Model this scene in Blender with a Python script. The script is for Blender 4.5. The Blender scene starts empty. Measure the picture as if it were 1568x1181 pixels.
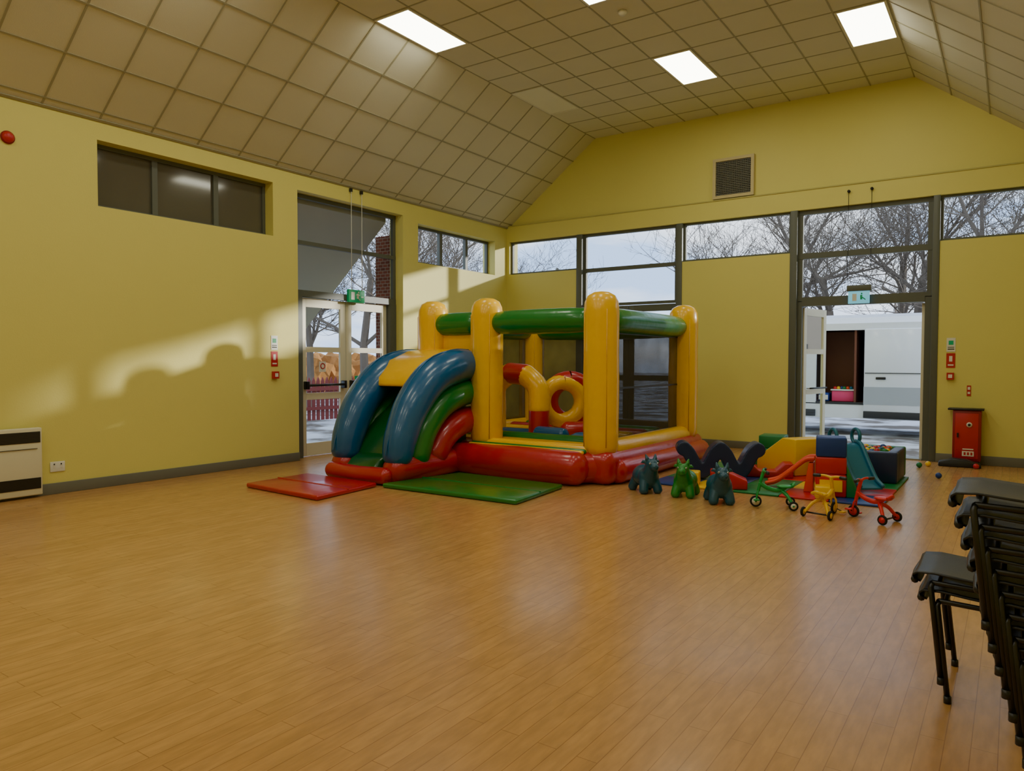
import bpy, bmesh, math, random
from mathutils import Vector, Matrix, Euler
random.seed(7)
XL,YB=-8.545,12.207
XR=0.685
ZE,ZC=4.147,5.632
XF,XG=-6.568,-1.293
YF=-4.0

# ---------------------------------------------------------------- materials
def srgb(c):
    return tuple(((x/255)/12.92 if x/255<=.04045 else ((x/255+.055)/1.055)**2.4) for x in c)+(1,)
def mat(name,col,rough=.5,metal=0,var=.0,vscale=3,bump=0,bscale=20,emit=0,coat=0,spec=.5):
    m=bpy.data.materials.new(name); m.use_nodes=True; nt=m.node_tree; b=nt.nodes["Principled BSDF"]
    c=srgb(col); b.inputs["Roughness"].default_value=rough; b.inputs["Metallic"].default_value=metal
    b.inputs["Base Color"].default_value=c; b.inputs["Specular IOR Level"].default_value=spec
    if coat: b.inputs["Coat Weight"].default_value=coat; b.inputs["Coat Roughness"].default_value=.1
    tc=nt.nodes.new("ShaderNodeTexCoord")
    n=nt.nodes.new("ShaderNodeTexNoise"); n.inputs["Scale"].default_value=vscale; n.inputs["Detail"].default_value=4
    nt.links.new(tc.outputs["Object"],n.inputs["Vector"])
    mx=nt.nodes.new("ShaderNodeMix"); mx.data_type='RGBA'
    v=var if var else .04
    mx.inputs[6].default_value=tuple(x*(1-v) for x in c[:3])+(1,)
    mx.inputs[7].default_value=tuple(min(1,x*(1+v)) for x in c[:3])+(1,)
    nt.links.new(n.outputs["Fac"],mx.inputs[0]); nt.links.new(mx.outputs[2],b.inputs["Base Color"])
    if bump:
        n2=nt.nodes.new("ShaderNodeTexNoise"); n2.inputs["Scale"].default_value=bscale
        nt.links.new(tc.outputs["Object"],n2.inputs["Vector"])
        bp=nt.nodes.new("ShaderNodeBump"); bp.inputs["Strength"].default_value=bump; bp.inputs["Distance"].default_value=.02
        nt.links.new(n2.outputs["Fac"],bp.inputs["Height"]); nt.links.new(bp.outputs[0],b.inputs["Normal"])
    if emit:
        b.inputs["Emission Color"].default_value=c; b.inputs["Emission Strength"].default_value=emit
    return m
WALL=mat("wall_paint",(223,214,120),.55,var=.03,vscale=1.2,bump=.05,bscale=60)
TILE=mat("ceiling_tile",(214,210,190),.9,var=.05,vscale=1.5,bump=.15,bscale=150)
TBAR=mat("ceiling_tbar",(162,157,130),.6)
BASE=mat("baseboard_grey",(112,112,100),.5)
FRAME=mat("frame_grey_green",(92,96,86),.45)
CREAM=mat("door_cream",(222,216,188),.45)
REVEAL=mat("reveal_paint",(190,182,104),.6)
STEEL=mat("steel",(170,170,165),.3,metal=.9)
BLACK=mat("black_plastic",(32,34,38),.38,bump=.1,bscale=200)
BLKMET=mat("black_metal",(18,18,20),.35,spec=.6)
WHITE=mat("white_plastic",(228,228,220),.4)
LIGHT=mat("light_diffuser",(252,250,226),.5,emit=12.5)
UNLIT=mat("unlit_diffuser",(232,230,212),.35)
LTRIM=mat("light_trim",(225,222,208),.4)
def vinyl(n,c,r=.28): return mat(n,c,r,var=.06,vscale=2.5,bump=.3,bscale=7,coat=.3)
VY=vinyl("vinyl_yellow",(250,194,0)); VR=vinyl("vinyl_red",(182,18,30)); VG=vinyl("vinyl_green",(12,122,42))
VB=vinyl("vinyl_blue",(12,90,148)); VDG=vinyl("vinyl_dark_green",(12,84,30)); VS=vinyl("vinyl_seam",(222,165,5))
TEAL=mat("rubber_teal",(12,76,104),.35,coat=.2); GRNR=mat("rubber_green",(20,130,42),.35,coat=.2); NAVY=mat("foam_navy",(16,38,84),.42,coat=.1)
PTEAL=mat("plastic_teal",(16,108,142),.35); PORG=mat("plastic_orange_red",(232,76,34),.35)
FR=mat("foam_red",(196,24,30),.4); FG=mat("foam_green",(8,122,62),.4); FY=mat("foam_yellow",(245,200,25),.4); FB=mat("foam_blue",(16,58,140),.4)
TG=mat("trike_green",(20,155,75),.35); TY=mat("trike_yellow",(240,192,15),.35); TR=mat("trike_red",(215,32,30),.35)
PINK=mat("pink_plastic",(225,70,130),.4)
SGREEN=mat("sign_green",(10,140,85),.4,emit=.25); SRED=mat("sign_red",(190,28,28),.4); CABRED=mat("cabinet_red",(150,22,24),.4)
SBLUE=mat("exit_sign_blue",(120,205,235),.3,emit=.6)
VAN=mat("van_white",(225,230,238),.25,coat=.5); VANIN=mat("van_ply_brown",(110,62,46),.6); VANTR=mat("van_trim",(40,42,44),.6); VGREY=mat("van_grey",(165,172,180),.4)
TYRE=mat("tyre",(22,22,22),.8); VGLASS=mat("van_glass",(20,24,28),.05)
BARK=mat("bark",(108,97,84),.9,var=.2,vscale=5); HEDGE=mat("hedge_twigs",(120,110,78),.95,var=.4,vscale=2,bump=1,bscale=8)
ORHEDGE=mat("beech_hedge",(168,118,62),.95,var=.4,vscale=4,bump=1,bscale=10)
FENCE=mat("fence_red_brown",(120,45,42),.7); SOFFIT=mat("soffit_grey",(180,178,166),.7); ROOF=mat("roof_slate",(72,70,72),.8)
SUNBLOCK=mat("sun_blocker_render",(180,165,140),.8)  # wall colour of the added out-of-view sun blocker
DARKG=mat("pane_painted_dim",(94,90,76),.07,spec=.7)  # opaque pane; porch shade behind the glass is put into its colour
LOUV=mat("vent_dark",(70,66,56),.6); VFR=mat("vent_frame",(205,190,140),.5)

def glassmat():
    m=bpy.data.materials.new("window_glass"); m.use_nodes=True; nt=m.node_tree; nt.nodes.clear()
    o=nt.nodes.new("ShaderNodeOutputMaterial"); mx=nt.nodes.new("ShaderNodeMixShader"); t=nt.nodes.new("ShaderNodeBsdfTransparent"); g=nt.nodes.new("ShaderNodeBsdfGlossy")
    t.inputs[0].default_value=(.95,.97,.97,1); g.inputs["Roughness"].default_value=.02
    f=nt.nodes.new("ShaderNodeFresnel"); f.inputs[0].default_value=1.12
    nt.links.new(f.outputs[0],mx.inputs[0]); nt.links.new(t.outputs[0],mx.inputs[1]); nt.links.new(g.outputs[0],mx.inputs[2]); nt.links.new(mx.outputs[0],o.inputs[0]); return m
GLASS=glassmat()
def netmat():
    m=bpy.data.materials.new("castle_netting"); m.use_nodes=True; nt=m.node_tree; nt.nodes.clear()
    o=nt.nodes.new("ShaderNodeOutputMaterial"); mx=nt.nodes.new("ShaderNodeMixShader"); t=nt.nodes.new("ShaderNodeBsdfTransparent"); g=nt.nodes.new("ShaderNodeBsdfDiffuse")
    g.inputs[0].default_value=(.06,.056,.042,1)
    tc=nt.nodes.new("ShaderNodeTexCoord"); n=nt.nodes.new("ShaderNodeTexNoise"); n.inputs["Scale"].default_value=2.2; n.inputs["Detail"].default_value=3
    mr=nt.nodes.new("ShaderNodeMapRange"); mr.inputs[3].default_value=.6; mr.inputs[4].default_value=.92
    nt.links.new(tc.outputs["Object"],n.inputs["Vector"]); nt.links.new(n.outputs["Fac"],mr.inputs[0]); nt.links.new(mr.outputs[0],mx.inputs[0])
    nt.links.new(t.outputs[0],mx.inputs[1]); nt.links.new(g.outputs[0],mx.inputs[2]); nt.links.new(mx.outputs[0],o.inputs[0]); return m
NET=netmat()
def brickmat():
    m=mat("red_brick",(140,80,60),.9); nt=m.node_tree; b=nt.nodes["Principled BSDF"]
    tc=nt.nodes.new("ShaderNodeTexCoord"); mp=nt.nodes.new("ShaderNodeMapping"); mp.inputs["Rotation"].default_value=(math.pi/2,0,0)
    br=nt.nodes.new("ShaderNodeTexBrick"); br.inputs["Scale"].default_value=4.5
    br.inputs["Color1"].default_value=srgb((150,84,62)); br.inputs["Color2"].default_value=srgb((120,66,50)); br.inputs["Mortar"].default_value=srgb((170,160,145))
    nt.links.new(tc.outputs["Object"],mp.inputs[0]); nt.links.new(mp.outputs[0],br.inputs[0]); nt.links.new(br.outputs[0],b.inputs["Base Color"]); return m
BRICK=brickmat()
def floormat():
    m=bpy.data.materials.new("floor_wood_planks"); m.use_nodes=True; nt=m.node_tree; b=nt.nodes["Principled BSDF"]; N=nt.nodes.new; L=nt.links.new
    tc=N("ShaderNodeTexCoord"); mp=N("ShaderNodeMapping"); mp.inputs["Rotation"].default_value=(0,0,math.pi/2)
    L(tc.outputs["Object"],mp.inputs[0])
    br=N("ShaderNodeTexBrick"); br.inputs["Scale"].default_value=1; br.inputs["Brick Width"].default_value=.9; br.inputs["Row Height"].default_value=.085
    br.inputs["Mortar Size"].default_value=.002; br.inputs["Mortar Smooth"].default_value=.3; br.inputs["Bias"].default_value=0
    br.inputs["Color1"].default_value=srgb((198,150,92)); br.inputs["Color2"].default_value=srgb((190,142,84)); br.inputs["Mortar"].default_value=srgb((160,115,64))
    L(mp.outputs[0],br.inputs[0])
    mp2=N("ShaderNodeMapping"); mp2.inputs["Scale"].default_value=(11,2.2,1); L(tc.outputs["Object"],mp2.inputs[0])
    n=N("ShaderNodeTexNoise"); n.inputs["Scale"].default_value=3; n.inputs["Detail"].default_value=6; L(mp2.outputs[0],n.inputs["Vector"])
    r=N("ShaderNodeValToRGB"); r.color_ramp.elements[0].position=.35; r.color_ramp.elements[0].color=(.86,.845,.82,1); r.color_ramp.elements[1].position=.68; r.color_ramp.elements[1].color=(1.06,1.05,1.03,1)
    L(n.outputs["Fac"],r.inputs[0])
    mx=N("ShaderNodeMix"); mx.data_type='RGBA'; mx.blend_type='MULTIPLY'; mx.inputs[0].default_value=1
    L(br.outputs[0],mx.inputs[6]); L(r.outputs[0],mx.inputs[7]); L(mx.outputs[2],b.inputs["Base Color"])
    n2=N("ShaderNodeTexNoise"); n2.inputs["Scale"].default_value=1.3; n2.inputs["Detail"].default_value=5; L(tc.outputs["Object"],n2.inputs["Vector"])
    mr=N("ShaderNodeMapRange"); mr.inputs[3].default_value=.17; mr.inputs[4].default_value=.31; L(n2.outputs["Fac"],mr.inputs[0]); L(mr.outputs[0],b.inputs["Roughness"])
    b.inputs["Specular IOR Level"].default_value=.8
    n3=N("ShaderNodeTexNoise"); n3.inputs["Scale"].default_value=5; n3.inputs["Detail"].default_value=2; n3.inputs["Distortion"].default_value=3; L(tc.outputs["Object"],n3.inputs["Vector"])
    m1=N("ShaderNodeMath"); m1.operation='MULTIPLY'; m1.inputs[1].default_value=16; L(n3.outputs["Fac"],m1.inputs[0])
    m2=N("ShaderNodeMath"); m2.operation='PINGPONG'; m2.inputs[1].default_value=.5; L(m1.outputs[0],m2.inputs[0])
    m3=N("ShaderNodeMath"); m3.operation='LESS_THAN'; m3.inputs[1].default_value=.03; L(m2.outputs[0],m3.inputs[0])
    n4=N("ShaderNodeTexNoise"); n4.inputs["Scale"].default_value=30; n4.inputs["Detail"].default_value=6; L(tc.outputs["Object"],n4.inputs["Vector"])
    m4=N("ShaderNodeMath"); m4.operation='MULTIPLY_ADD'; m4.inputs[1].default_value=.6; L(m3.outputs[0],m4.inputs[0]); L(n4.outputs["Fac"],m4.inputs[2])
    bp=N("ShaderNodeBump"); bp.inputs["Strength"].default_value=.16; bp.inputs["Distance"].default_value=.003; L(m4.outputs[0],bp.inputs["Height"]); L(bp.outputs[0],b.inputs["Normal"])
    return m
FLOOR=floormat()
def groundmat():
    m=mat("outdoor_tarmac",(110,106,100),.9); nt=m.node_tree; b=nt.nodes["Principled BSDF"]
    tc=nt.nodes.new("ShaderNodeTexCoord"); n=nt.nodes.new("ShaderNodeTexNoise"); n.inputs["Scale"].default_value=1.2; n.inputs["Detail"].default_value=8
    r=nt.nodes.new("ShaderNodeValToRGB"); r.color_ramp.elements[0].position=.42; r.color_ramp.elements[0].color=srgb((96,88,78)); r.color_ramp.elements[1].position=.56; r.color_ramp.elements[1].color=srgb((190,194,200))
    nt.links.new(tc.outputs["Object"],n.inputs["Vector"]); nt.links.new(n.outputs["Fac"],r.inputs[0]); nt.links.new(r.outputs[0],b.inputs["Base Color"]); return m
GROUND=groundmat()

# ---------------------------------------------------------------- mesh builder
class G:
    def __init__(s): s.v=[];s.f=[];s.mi=[];s.sm=[];s.mats=[];s.X=Matrix.Identity(4)
    def add(s,vs,fs,m,smooth=False):
        if m not in s.mats: s.mats.append(m)
        k=s.mats.index(m); o=len(s.v)
        s.v+=[s.X@Vector(p) for p in vs]
        for f in fs: s.f.append([o+i for i in f]); s.mi.append(k); s.sm.append(smooth)
    def box(s,x0,x1,y0,y1,z0,z1,m,bev=0,seg=2):
        if not bev:
            v=[(x,y,z) for x in(x0,x1) for y in(y0,y1) for z in(z0,z1)]
            s.add(v,[(0,1,3,2),(4,6,7,5),(0,4,5,1),(2,3,7,6),(0,2,6,4),(1,5,7,3)],m); return
        bm=bmesh.new(); bmesh.ops.create_cube(bm,size=1)
        for q in bm.verts: q.co=Vector(((x0+x1)/2+q.co.x*(x1-x0),(y0+y1)/2+q.co.y*(y1-y0),(z0+z1)/2+q.co.z*(z1-z0)))
        bmesh.ops.bevel(bm,geom=bm.edges[:],offset=bev,segments=seg,affect='EDGES',profile=.5)
        s.bm(bm,m,True)
    def bm(s,bm,m,smooth=False):
        bm.verts.index_update(); s.add([q.co.copy() for q in bm.verts],[[q.index for q in f.verts] for f in bm.faces],m,smooth); bm.free()
    def prism(s,poly,axis,a,b,m,bev=0,seg=2):
        def P(p,t):
            if axis==0: return (t,p[0],p[1])
            if axis==1: return (p[0],t,p[1])
            return (p[0],p[1],t)
        bm=bmesh.new(); A=[bm.verts.new(P(p,a)) for p in poly]; Bv=[bm.verts.new(P(p,b)) for p in poly]; n=len(poly)
        bm.faces.new(A); bm.faces.new(Bv[::-1])
        for i in range(n): bm.faces.new((A[i],Bv[i],Bv[(i+1)%n],A[(i+1)%n]))
        bmesh.ops.recalc_face_normals(bm,faces=bm.faces[:])
        if bev:
            es=[e for e in bm.edges if len(e.link_faces)==2 and e.calc_face_angle(0)>.6]
            bmesh.ops.bevel(bm,geom=es,offset=bev,segments=seg,affect='EDGES',profile=.5)
        s.bm(bm,m,bool(bev))
    def tube(s,pts,r,m,n=12,cap='round',smooth=True,sub=0,sx=1.0,sy=1.0):
        P=[Vector(p) for p in pts]; Rr=list(r) if hasattr(r,'__len__') else [r]*len(P)
        if sub:
            Q=[];S=[]
            for i in range(len(P)-1):
                p0=P[max(i-1,0)];p1=P[i];p2=P[i+1];p3=P[min(i+2,len(P)-1)]
                for k in range(sub):
                    t=k/sub
                    Q.append(.5*((2*p1)+(p2-p0)*t+(2*p0-5*p1+4*p2-p3)*t*t+(3*p1-p0-3*p2+p3)*t**3)); S.append(Rr[i]*(1-t)+Rr[i+1]*t)
            Q.append(P[-1]);S.append(Rr[-1]);P=Q;Rr=S
        if cap=='round':
            d0=(P[0]-P[1]).normalized(); d1=(P[-1]-P[-2]).normalized(); A=[];Ar=[];C=[];Cr=[]
            for a in(80,60,35,15):
                t=math.radians(a); A.append(P[0]+d0*Rr[0]*math.sin(t)*.8);Ar.append(Rr[0]*math.cos(t))
            for a in(15,35,60,80):
                t=math.radians(a); C.append(P[-1]+d1*Rr[-1]*math.sin(t)*.8);Cr.append(Rr[-1]*math.cos(t))
            P=A+P+C;Rr=Ar+Rr+Cr
        T=[]
        for i in range(len(P)):
            a=P[max(i-1,0)];b=P[min(i+1,len(P)-1)]; d=(b-a); T.append(d.normalized() if d.length>1e-9 else Vector((0,0,1)))
        ref=Vector((0,0,1)) if abs(T[0].z)<.9 else Vector((1,0,0))
        nrm=(ref-T[0]*ref.dot(T[0])).normalized(); vs=[];fs=[]
        for i,p in enumerate(P):
            nrm=(nrm-T[i]*nrm.dot(T[i])).normalized(); bn=T[i].cross(nrm)
            for k in range(n):
                t=2*math.pi*k/n; vs.append(p+nrm*math.cos(t)*Rr[i]*sx+bn*math.sin(t)*Rr[i]*sy)
        for i in range(len(P)-1):
            for k in range(n):
                a=i*n+k;b=i*n+(k+1)%n; fs.append((a,b,b+n,a+n))
        if cap: fs.append(list(range(n))[::-1]); fs.append([len(vs)-n+k for k in range(n)])
        s.add(vs,fs,m,smooth)
    def cyl(s,a,b,r,m,n=16,smooth=True): s.tube([a,b],r,m,n=n,cap='flat',smooth=smooth)
    def ball(s,c,r,m,seg=16,rings=10):
        rx,ry,rz=(r if hasattr(r,'__len__') else (r,r,r)); vs=[];fs=[]
        vs.append((c[0],c[1],c[2]+rz))
        for i in range(1,rings):
            p=math.pi*i/rings
            for k in range(seg):
                t=2*math.pi*k/seg; vs.append((c[0]+rx*math.sin(p)*math.cos(t),c[1]+ry*math.sin(p)*math.sin(t),c[2]+rz*math.cos(p)))
        vs.append((c[0],c[1],c[2]-rz)); last=len(vs)-1
        for k in range(seg): fs.append((0,1+k,1+(k+1)%seg)); fs.append((last,last-seg+(k+1)%seg,last-seg+k))
        for i in range(rings-2):
            for k in range(seg):
                a=1+i*seg+k;b=1+i*seg+(k+1)%seg; fs.append((a,a+seg,b+seg,b))
        s.add(vs,fs,m,True)
    def torus(s,c,R,r,m,ax=(0,0,1),n=28,k=12,a0=0,a1=360):
        ax=Vector(ax).normalized(); u=ax.orthogonal().normalized()
        if abs(ax.z)<.9: u=Vector((0,0,1)); u=(u-ax*u.dot(ax)).normalized()
        w=ax.cross(u); c=Vector(c)
        pts=[c+(u*math.cos(math.radians(a0+(a1-a0)*i/n))+w*math.sin(math.radians(a0+(a1-a0)*i/n)))*R for i in range(n+1)]
        s.tube(pts,r,m,n=k,cap='flat' if a1-a0<360 else None)
    def obj(s,name,parent=None,remesh=0,smoothit=4):
        xs=[p.x for p in s.v];ys=[p.y for p in s.v];zs=[p.z for p in s.v]
        o=Vector(((min(xs)+max(xs))/2,(min(ys)+max(ys))/2,min(zs)))
        me=bpy.data.meshes.new(name); me.from_pydata([p-o for p in s.v],[],s.f)
        for m in s.mats: me.materials.append(m)
        for i,p in enumerate(me.polygons): p.material_index=s.mi[i]; p.use_smooth=s.sm[i]
        me.update()
        bm=bmesh.new(); bm.from_mesh(me); bmesh.ops.recalc_face_normals(bm,faces=bm.faces[:]); bm.to_mesh(me); bm.free()
        ob=bpy.data.objects.new(name,me); ob.location=o; bpy.context.collection.objects.link(ob)
        if remesh:
            r=ob.modifiers.new("remesh",'REMESH'); r.mode='VOXEL'; r.voxel_size=remesh; r.use_smooth_shade=True
            q=ob.modifiers.new("smooth",'SMOOTH'); q.iterations=smoothit; q.factor=.5
        if parent: ob.parent=parent; ob.matrix_parent_inverse=Matrix.Translation(-parent.location)
        return ob
def XF_(x,y,z=0,rot=0,sc=1): return Matrix.Translation((x,y,z))@Matrix.Rotation(math.radians(rot),4,'Z')@Matrix.Scale(sc,4)

# ---------------------------------------------------------------- room shell
g=G(); g.box(XL-.3,XR+.3,YF-.3,YB+.3,-.12,0,FLOOR); g.obj("floor")
def wall_cells(g,axis,t0,t1,u0,u1,z0,z1,holes,m):
    us=sorted({u0,u1,*[h[0] for h in holes],*[h[1] for h in holes]}); 
    for i in range(len(us)-1):
        a,b=us[i],us[i+1]; c=(a+b)/2
        hs=sorted([(h[2],h[3]) for h in holes if h[0]<c<h[1]]); z=z0
        segs=[]
        for h0,h1 in hs:
            if h0>z: segs.append((z,h0))
            z=h1
        if z<z1: segs.append((z,z1))
        for s0,s1 in segs:
            if axis==0: g.box(t0,t1,a,b,s0,s1,m)
            else: g.box(a,b,t0,t1,s0,s1,m)
LW1=(4.17,6.53,3.19,3.93); LD=(6.95,9.15,0,3.91); LW3=(9.53,11.80,3.16,3.83)
g=G(); wall_cells(g,0,XL-.3,XL,YF-.3,YB+.3,0,ZE+.05,[LW1,LD,LW3],WALL)
g.obj("wall_left")
BA=(-8.48,-6.92,3.20,3.86);BBy=(-6.92,-4.81,0,3.86);BC=(-4.81,-3.0,3.19,3.86);BD=(-3.0,-.92,0,3.86);BE=(-.92,.62,3.20,3.86)
g=G(); wall_cells(g,1,YB,YB+.3,XL,XR+.3,0,4.17,[BA,BBy,BC,BD,BE],WALL)
g.prism([(XL-.3,4.17),(XR+.3,4.17),(XR+.3,4.3),(XG,ZC+.1),(XF,ZC+.1),(XL-.3,4.3)],1,YB+.06,YB+.3,WALL)
g.obj("wall_back")
g=G(); g.box(XR,XR+.3,YF-.3,YB,0,ZE+.05,WALL); g.obj("wall_right")
g=G(); g.prism([(XL,0),(XR,0),(XR,ZE),(XG,ZC),(XF,ZC),(XL,ZE)],1,YF-.3,YF,WALL); g.obj("wall_front")
g=G(); Y1=YB+.25
g.prism([(XF,ZC),(XG,ZC),(XR+.3,ZC-(XR+.3-XG)*.7519),(XR+.3,ZC+.3),(XL-.3,ZC+.3),(XL-.3,ZC-(XF-XL+.3)*.7511)],1,YF-.3,Y1,TILE)
ys=[];y=9.47
while y>YF: y-=.593
while y<Y1: ys.append(y); y+=.593
n=9; wx=(XG-XF)/n
for i in range(n+1): g.box(XF+wx*i-.009,XF+wx*i+.009,YF,Y1,ZC-.006,ZC+.01,TBAR)
for y in ys: g.box(XF,XG,y-.009,y+.009,ZC-.005,ZC+.01,TBAR)
for sx,x0,dx,dz in((-1,XF,-1.977,-1.485),(1,XG,1.977,-1.485)):
    L=math.hypot(dx,dz)
    ux,uz=dx/L,dz/L; nx,nz=(-uz,ux) if sx==1 else (uz,-ux)
    if nz>0: nx,nz=-nx,-nz
    def slab(a,b,y0,y1,t):
        p=[(x0+ux*a-nx*.01,ZC+uz*a-nz*.01),(x0+ux*b-nx*.01,ZC+uz*b-nz*.01),(x0+ux*b+nx*t,ZC+uz*b+nz*t),(x0+ux*a+nx*t,ZC+uz*a+nz*t)]
        g.prism(p,1,y0,y1,TBAR)
    for k in range(1,5): slab(.59*k-.010,.59*k+.010,YF,Y1,.008)
    slab(L-.03,L,YF,Y1,.02)
    for y in [3.60+.5935*k for k in range(-12,16)]:
        if YF<y<Y1: slab(0,L,y-.010,y+.010,.007)
g.obj("ceiling")
g=G(); g.box(XL,XL+.02,YF,6.95,0,.12,BASE,bev=.004); g.obj("baseboard_left")
g=G(); g.box(XL,XL+.02,9.15,YB,0,.12,BASE,bev=.004); g.obj("baseboard_left")
g=G(); g.box(-.92,XR,YB-.02,YB,0,.13,BASE,bev=.004); g.obj("baseboard_back")
g=G(); g.box(-4.81,-3.0,YB-.02,YB,0,.12,BASE,bev=.004); g.obj("baseboard_back")
g=G(); g.box(XL+.02,-6.92,YB-.02,YB,0,.12,BASE,bev=.004); g.obj("baseboard_back")
g=G(); g.box(XR-.02,XR,YF,YB-.02,0,.12,BASE,bev=.004); g.obj("baseboard_right")
g=G(); g.box(XL+.02,XR+.02,YB-.012,YB+.062,4.165,4.185,REVEAL); g.obj("trim_1")

# ---------------------------------------------------------------- windows
def win_back(name,x0,x1,z0,z1,fw=.05,mull=(),trans=(),y=YB+.07,glass=True):
    g=G(); d=.06
    g.box(x0,x0+fw,y,y+d,z0,z1,FRAME); g.box(x1-fw,x1,y,y+d,z0,z1,FRAME); g.box(x0,x1,y-.005,y+d,z1-fw,z1,FRAME); g.box(x0,x1,y-.01,y+d,z0,z0+fw,FRAME)
    for a in mull: g.box(a-.03,a+.03,y-.004,y+d,z0,z1,FRAME)
    for a,b in trans: g.box(x0,x1,y-.006,y+d,a,b,FRAME)
    if glass: g.add([(x0+fw,y+.03,z0+fw),(x1-fw,y+.03,z0+fw),(x1-fw,y+.03,z1-fw),(x0+fw,y+.03,z1-fw)],[(0,1,2,3)],GLASS)
    return g.obj(name)
win_back("window_1",*BA[:4],fw=.035)
win_back("window_2",-6.80,-4.92,2.49,3.86,trans=[(3.14,3.21)])
win_back("window_3",*BC[:4],fw=.035)
win_back("window_4",-2.89,-1.01,2.41,3.86,trans=[(3.09,3.18)],fw=.07)
win_back("window_5",*BE[:4],fw=.035)
k=0
for a,b in((-6.92,-6.80),(-4.92,-4.81),(-3.0,-2.89),(-1.01,-.92)):
    k+=1; g=G(); g.box(a,b,YB-.015,YB+.2,0,3.86,FRAME,bev=.006); g.obj("trim_%d"%(k+1))
def leaf(g,w,h,m,glz=((.14,.80),(.90,1.36),(1.46,1.98)),t=.045,st=.10):
    g.box(0,st,0,t,.01,h,m,bev=.004); g.box(w-st,w,0,t,.01,h,m,bev=.004)
    zs=[.01]; 
    for a,b in glz: zs+=[a,b]
    zs.append(h)
    for i in range(0,len(zs),2): g.box(st,w-st,0,t,zs[i],zs[i+1],m)
    for a,b in glz: g.add([(st,t/2,a),(w-st,t/2,a),(w-st,t/2,b),(st,t/2,b)],[(0,1,2,3)],GLASS)
GL=((.20,.92),(1.0,1.58),(1.66,2.20))
g=G(); g.X=XF_(-6.80,YB+.08,0,0); leaf(g,.93,2.48,FRAME,glz=((.2,1.1),(1.2,2.36))); g.obj("door_1")
g=G(); g.X=XF_(-5.86,YB+.08,0,0); leaf(g,.93,2.48,FRAME,glz=((.2,1.1),(1.2,2.36))); g.obj("door_2")
g=G(); g.X=XF_(-2.80,YB+.15,0,78); leaf(g,.83,2.32,CREAM,glz=GL)
g.cyl((.70,.0,1.02),(.70,-.05,1.02),.012,STEEL); g.cyl((.12,-.05,1.02),(.75,-.05,1.02),.014,BLKMET); g.cyl((.12,0,1.02),(.12,-.05,1.02),.012,STEEL)
g.obj("door_3")
g=G(); g.X=XF_(-1.10,YB+.15,0,88); leaf(g,.83,2.32,CREAM,glz=GL); g.obj("door_4")
g=G(); g.box(-2.89,-2.82,YB+.06,YB+.2,0,2.42,FRAME); g.box(-1.10,-1.01,YB+.06,YB+.2,0,2.42,FRAME); g.box(-2.82,-1.1,YB+.05,YB+.2,2.34,2.42,FRAME)
g.box(-2.82,-1.1,YB+.02,YB+.3,0,.02,STEEL); g.obj("trim_6")
xw=XL-.17
def win_left(name,y0,y1,z0,z1,mull,gm,fw=.045,trans=()):
    g=G(); d=.06; x=xw-d
    for a,b in((y0,y0+fw),(y1-fw,y1)): g.box(x,xw,a,b,z0,z1,FRAME)
    for a,b in((z0,z0+fw),(z1-fw,z1)): g.box(x,xw+.005,y0,y1,a,b,FRAME)
    for a in mull: g.box(x,xw+.003,a-.035,a+.035,z0,z1,FRAME)
    for a,b in trans: g.box(x,xw+.004,y0,y1,a,b,FRAME)
    g.add([(xw-.03,y0+fw,z0+fw),(xw-.03,y1-fw,z0+fw),(xw-.03,y1-fw,z1-fw),(xw-.03,y0+fw,z1-fw)],[(0,1,2,3)],gm); return g.obj(name)
win_left("window_6",*LW1,mull=(4.93,5.76),gm=DARKG)
win_left("window_7",*LW3,mull=(10.34,11.1),gm=GLASS)
win_left("window_8",6.95,9.15,2.40,3.91,mull=(),gm=GLASS,trans=[(3.17,3.23),(2.40,2.50)],fw=.06)
g=G()
g.box(xw-.08,xw+.01,6.95,7.16,0,2.41,FRAME); g.box(xw-.08,xw+.01,9.0,9.15,0,2.41,FRAME); g.obj("trim_7")
def lleaf(name,y,flip):
    g=G(); g.X=Matrix.Translation((xw-.06,y,0))@Matrix.Rotation(math.radians(90),4,'Z')
    leaf(g,.90,2.39,CREAM,glz=((.2,.86),(.96,1.58),(1.66,2.26)),st=.11)
    g.cyl((.08,-.07,1.08),(.82,-.07,1.08),.018,BLKMET)
    for xx in(.08,.82): g.box(xx-.025,xx+.025,-.09,0,1.02,1.14,BLKMET,bev=.006)
    g.obj(name)
lleaf("door_5",7.17,0); lleaf("door_6",8.085,1)

# ---------------------------------------------------------------- ceiling lights
def clight(x,y,on=True):
    g=G(); w=wx; L=1.186
    g.box(x+.012,x+w-.012,y+.012,y+.04,ZC-.014,ZC,LTRIM);g.box(x+.012,x+w-.012,y+L-.04,y+L-.012,ZC-.014,ZC,LTRIM)
    g.box(x+.012,x+.04,y+.04,y+L-.04,ZC-.014,ZC,LTRIM);g.box(x+w-.04,x+w-.012,y+.04,y+L-.04,ZC-.014,ZC,LTRIM)
    z=ZC-.011; a,b,c,d=x+.04,x+w-.04,y+.04,y+L-.04
    g.add([(a,c,z),(a,d,z),(b,d,z),(b,c,z)],[(0,1,2,3)],LIGHT if on else UNLIT); g.obj("ceiling_light_panel")
cols=[XF,XF+wx*4,XG-wx]
for yy in(-2.39,.574,3.539,6.505,9.47):
    for j,x in enumerate(cols): clight(x,yy,not(yy>9 and j==0))
g=G(); g.tube([(-3.94,8.03,ZC),(-3.94,8.03,ZC-.03),(-3.94,8.03,ZC-.05)],[.055,.05,.03],WHITE,n=20,cap='flat'); g.obj("smoke_detector")

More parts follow.
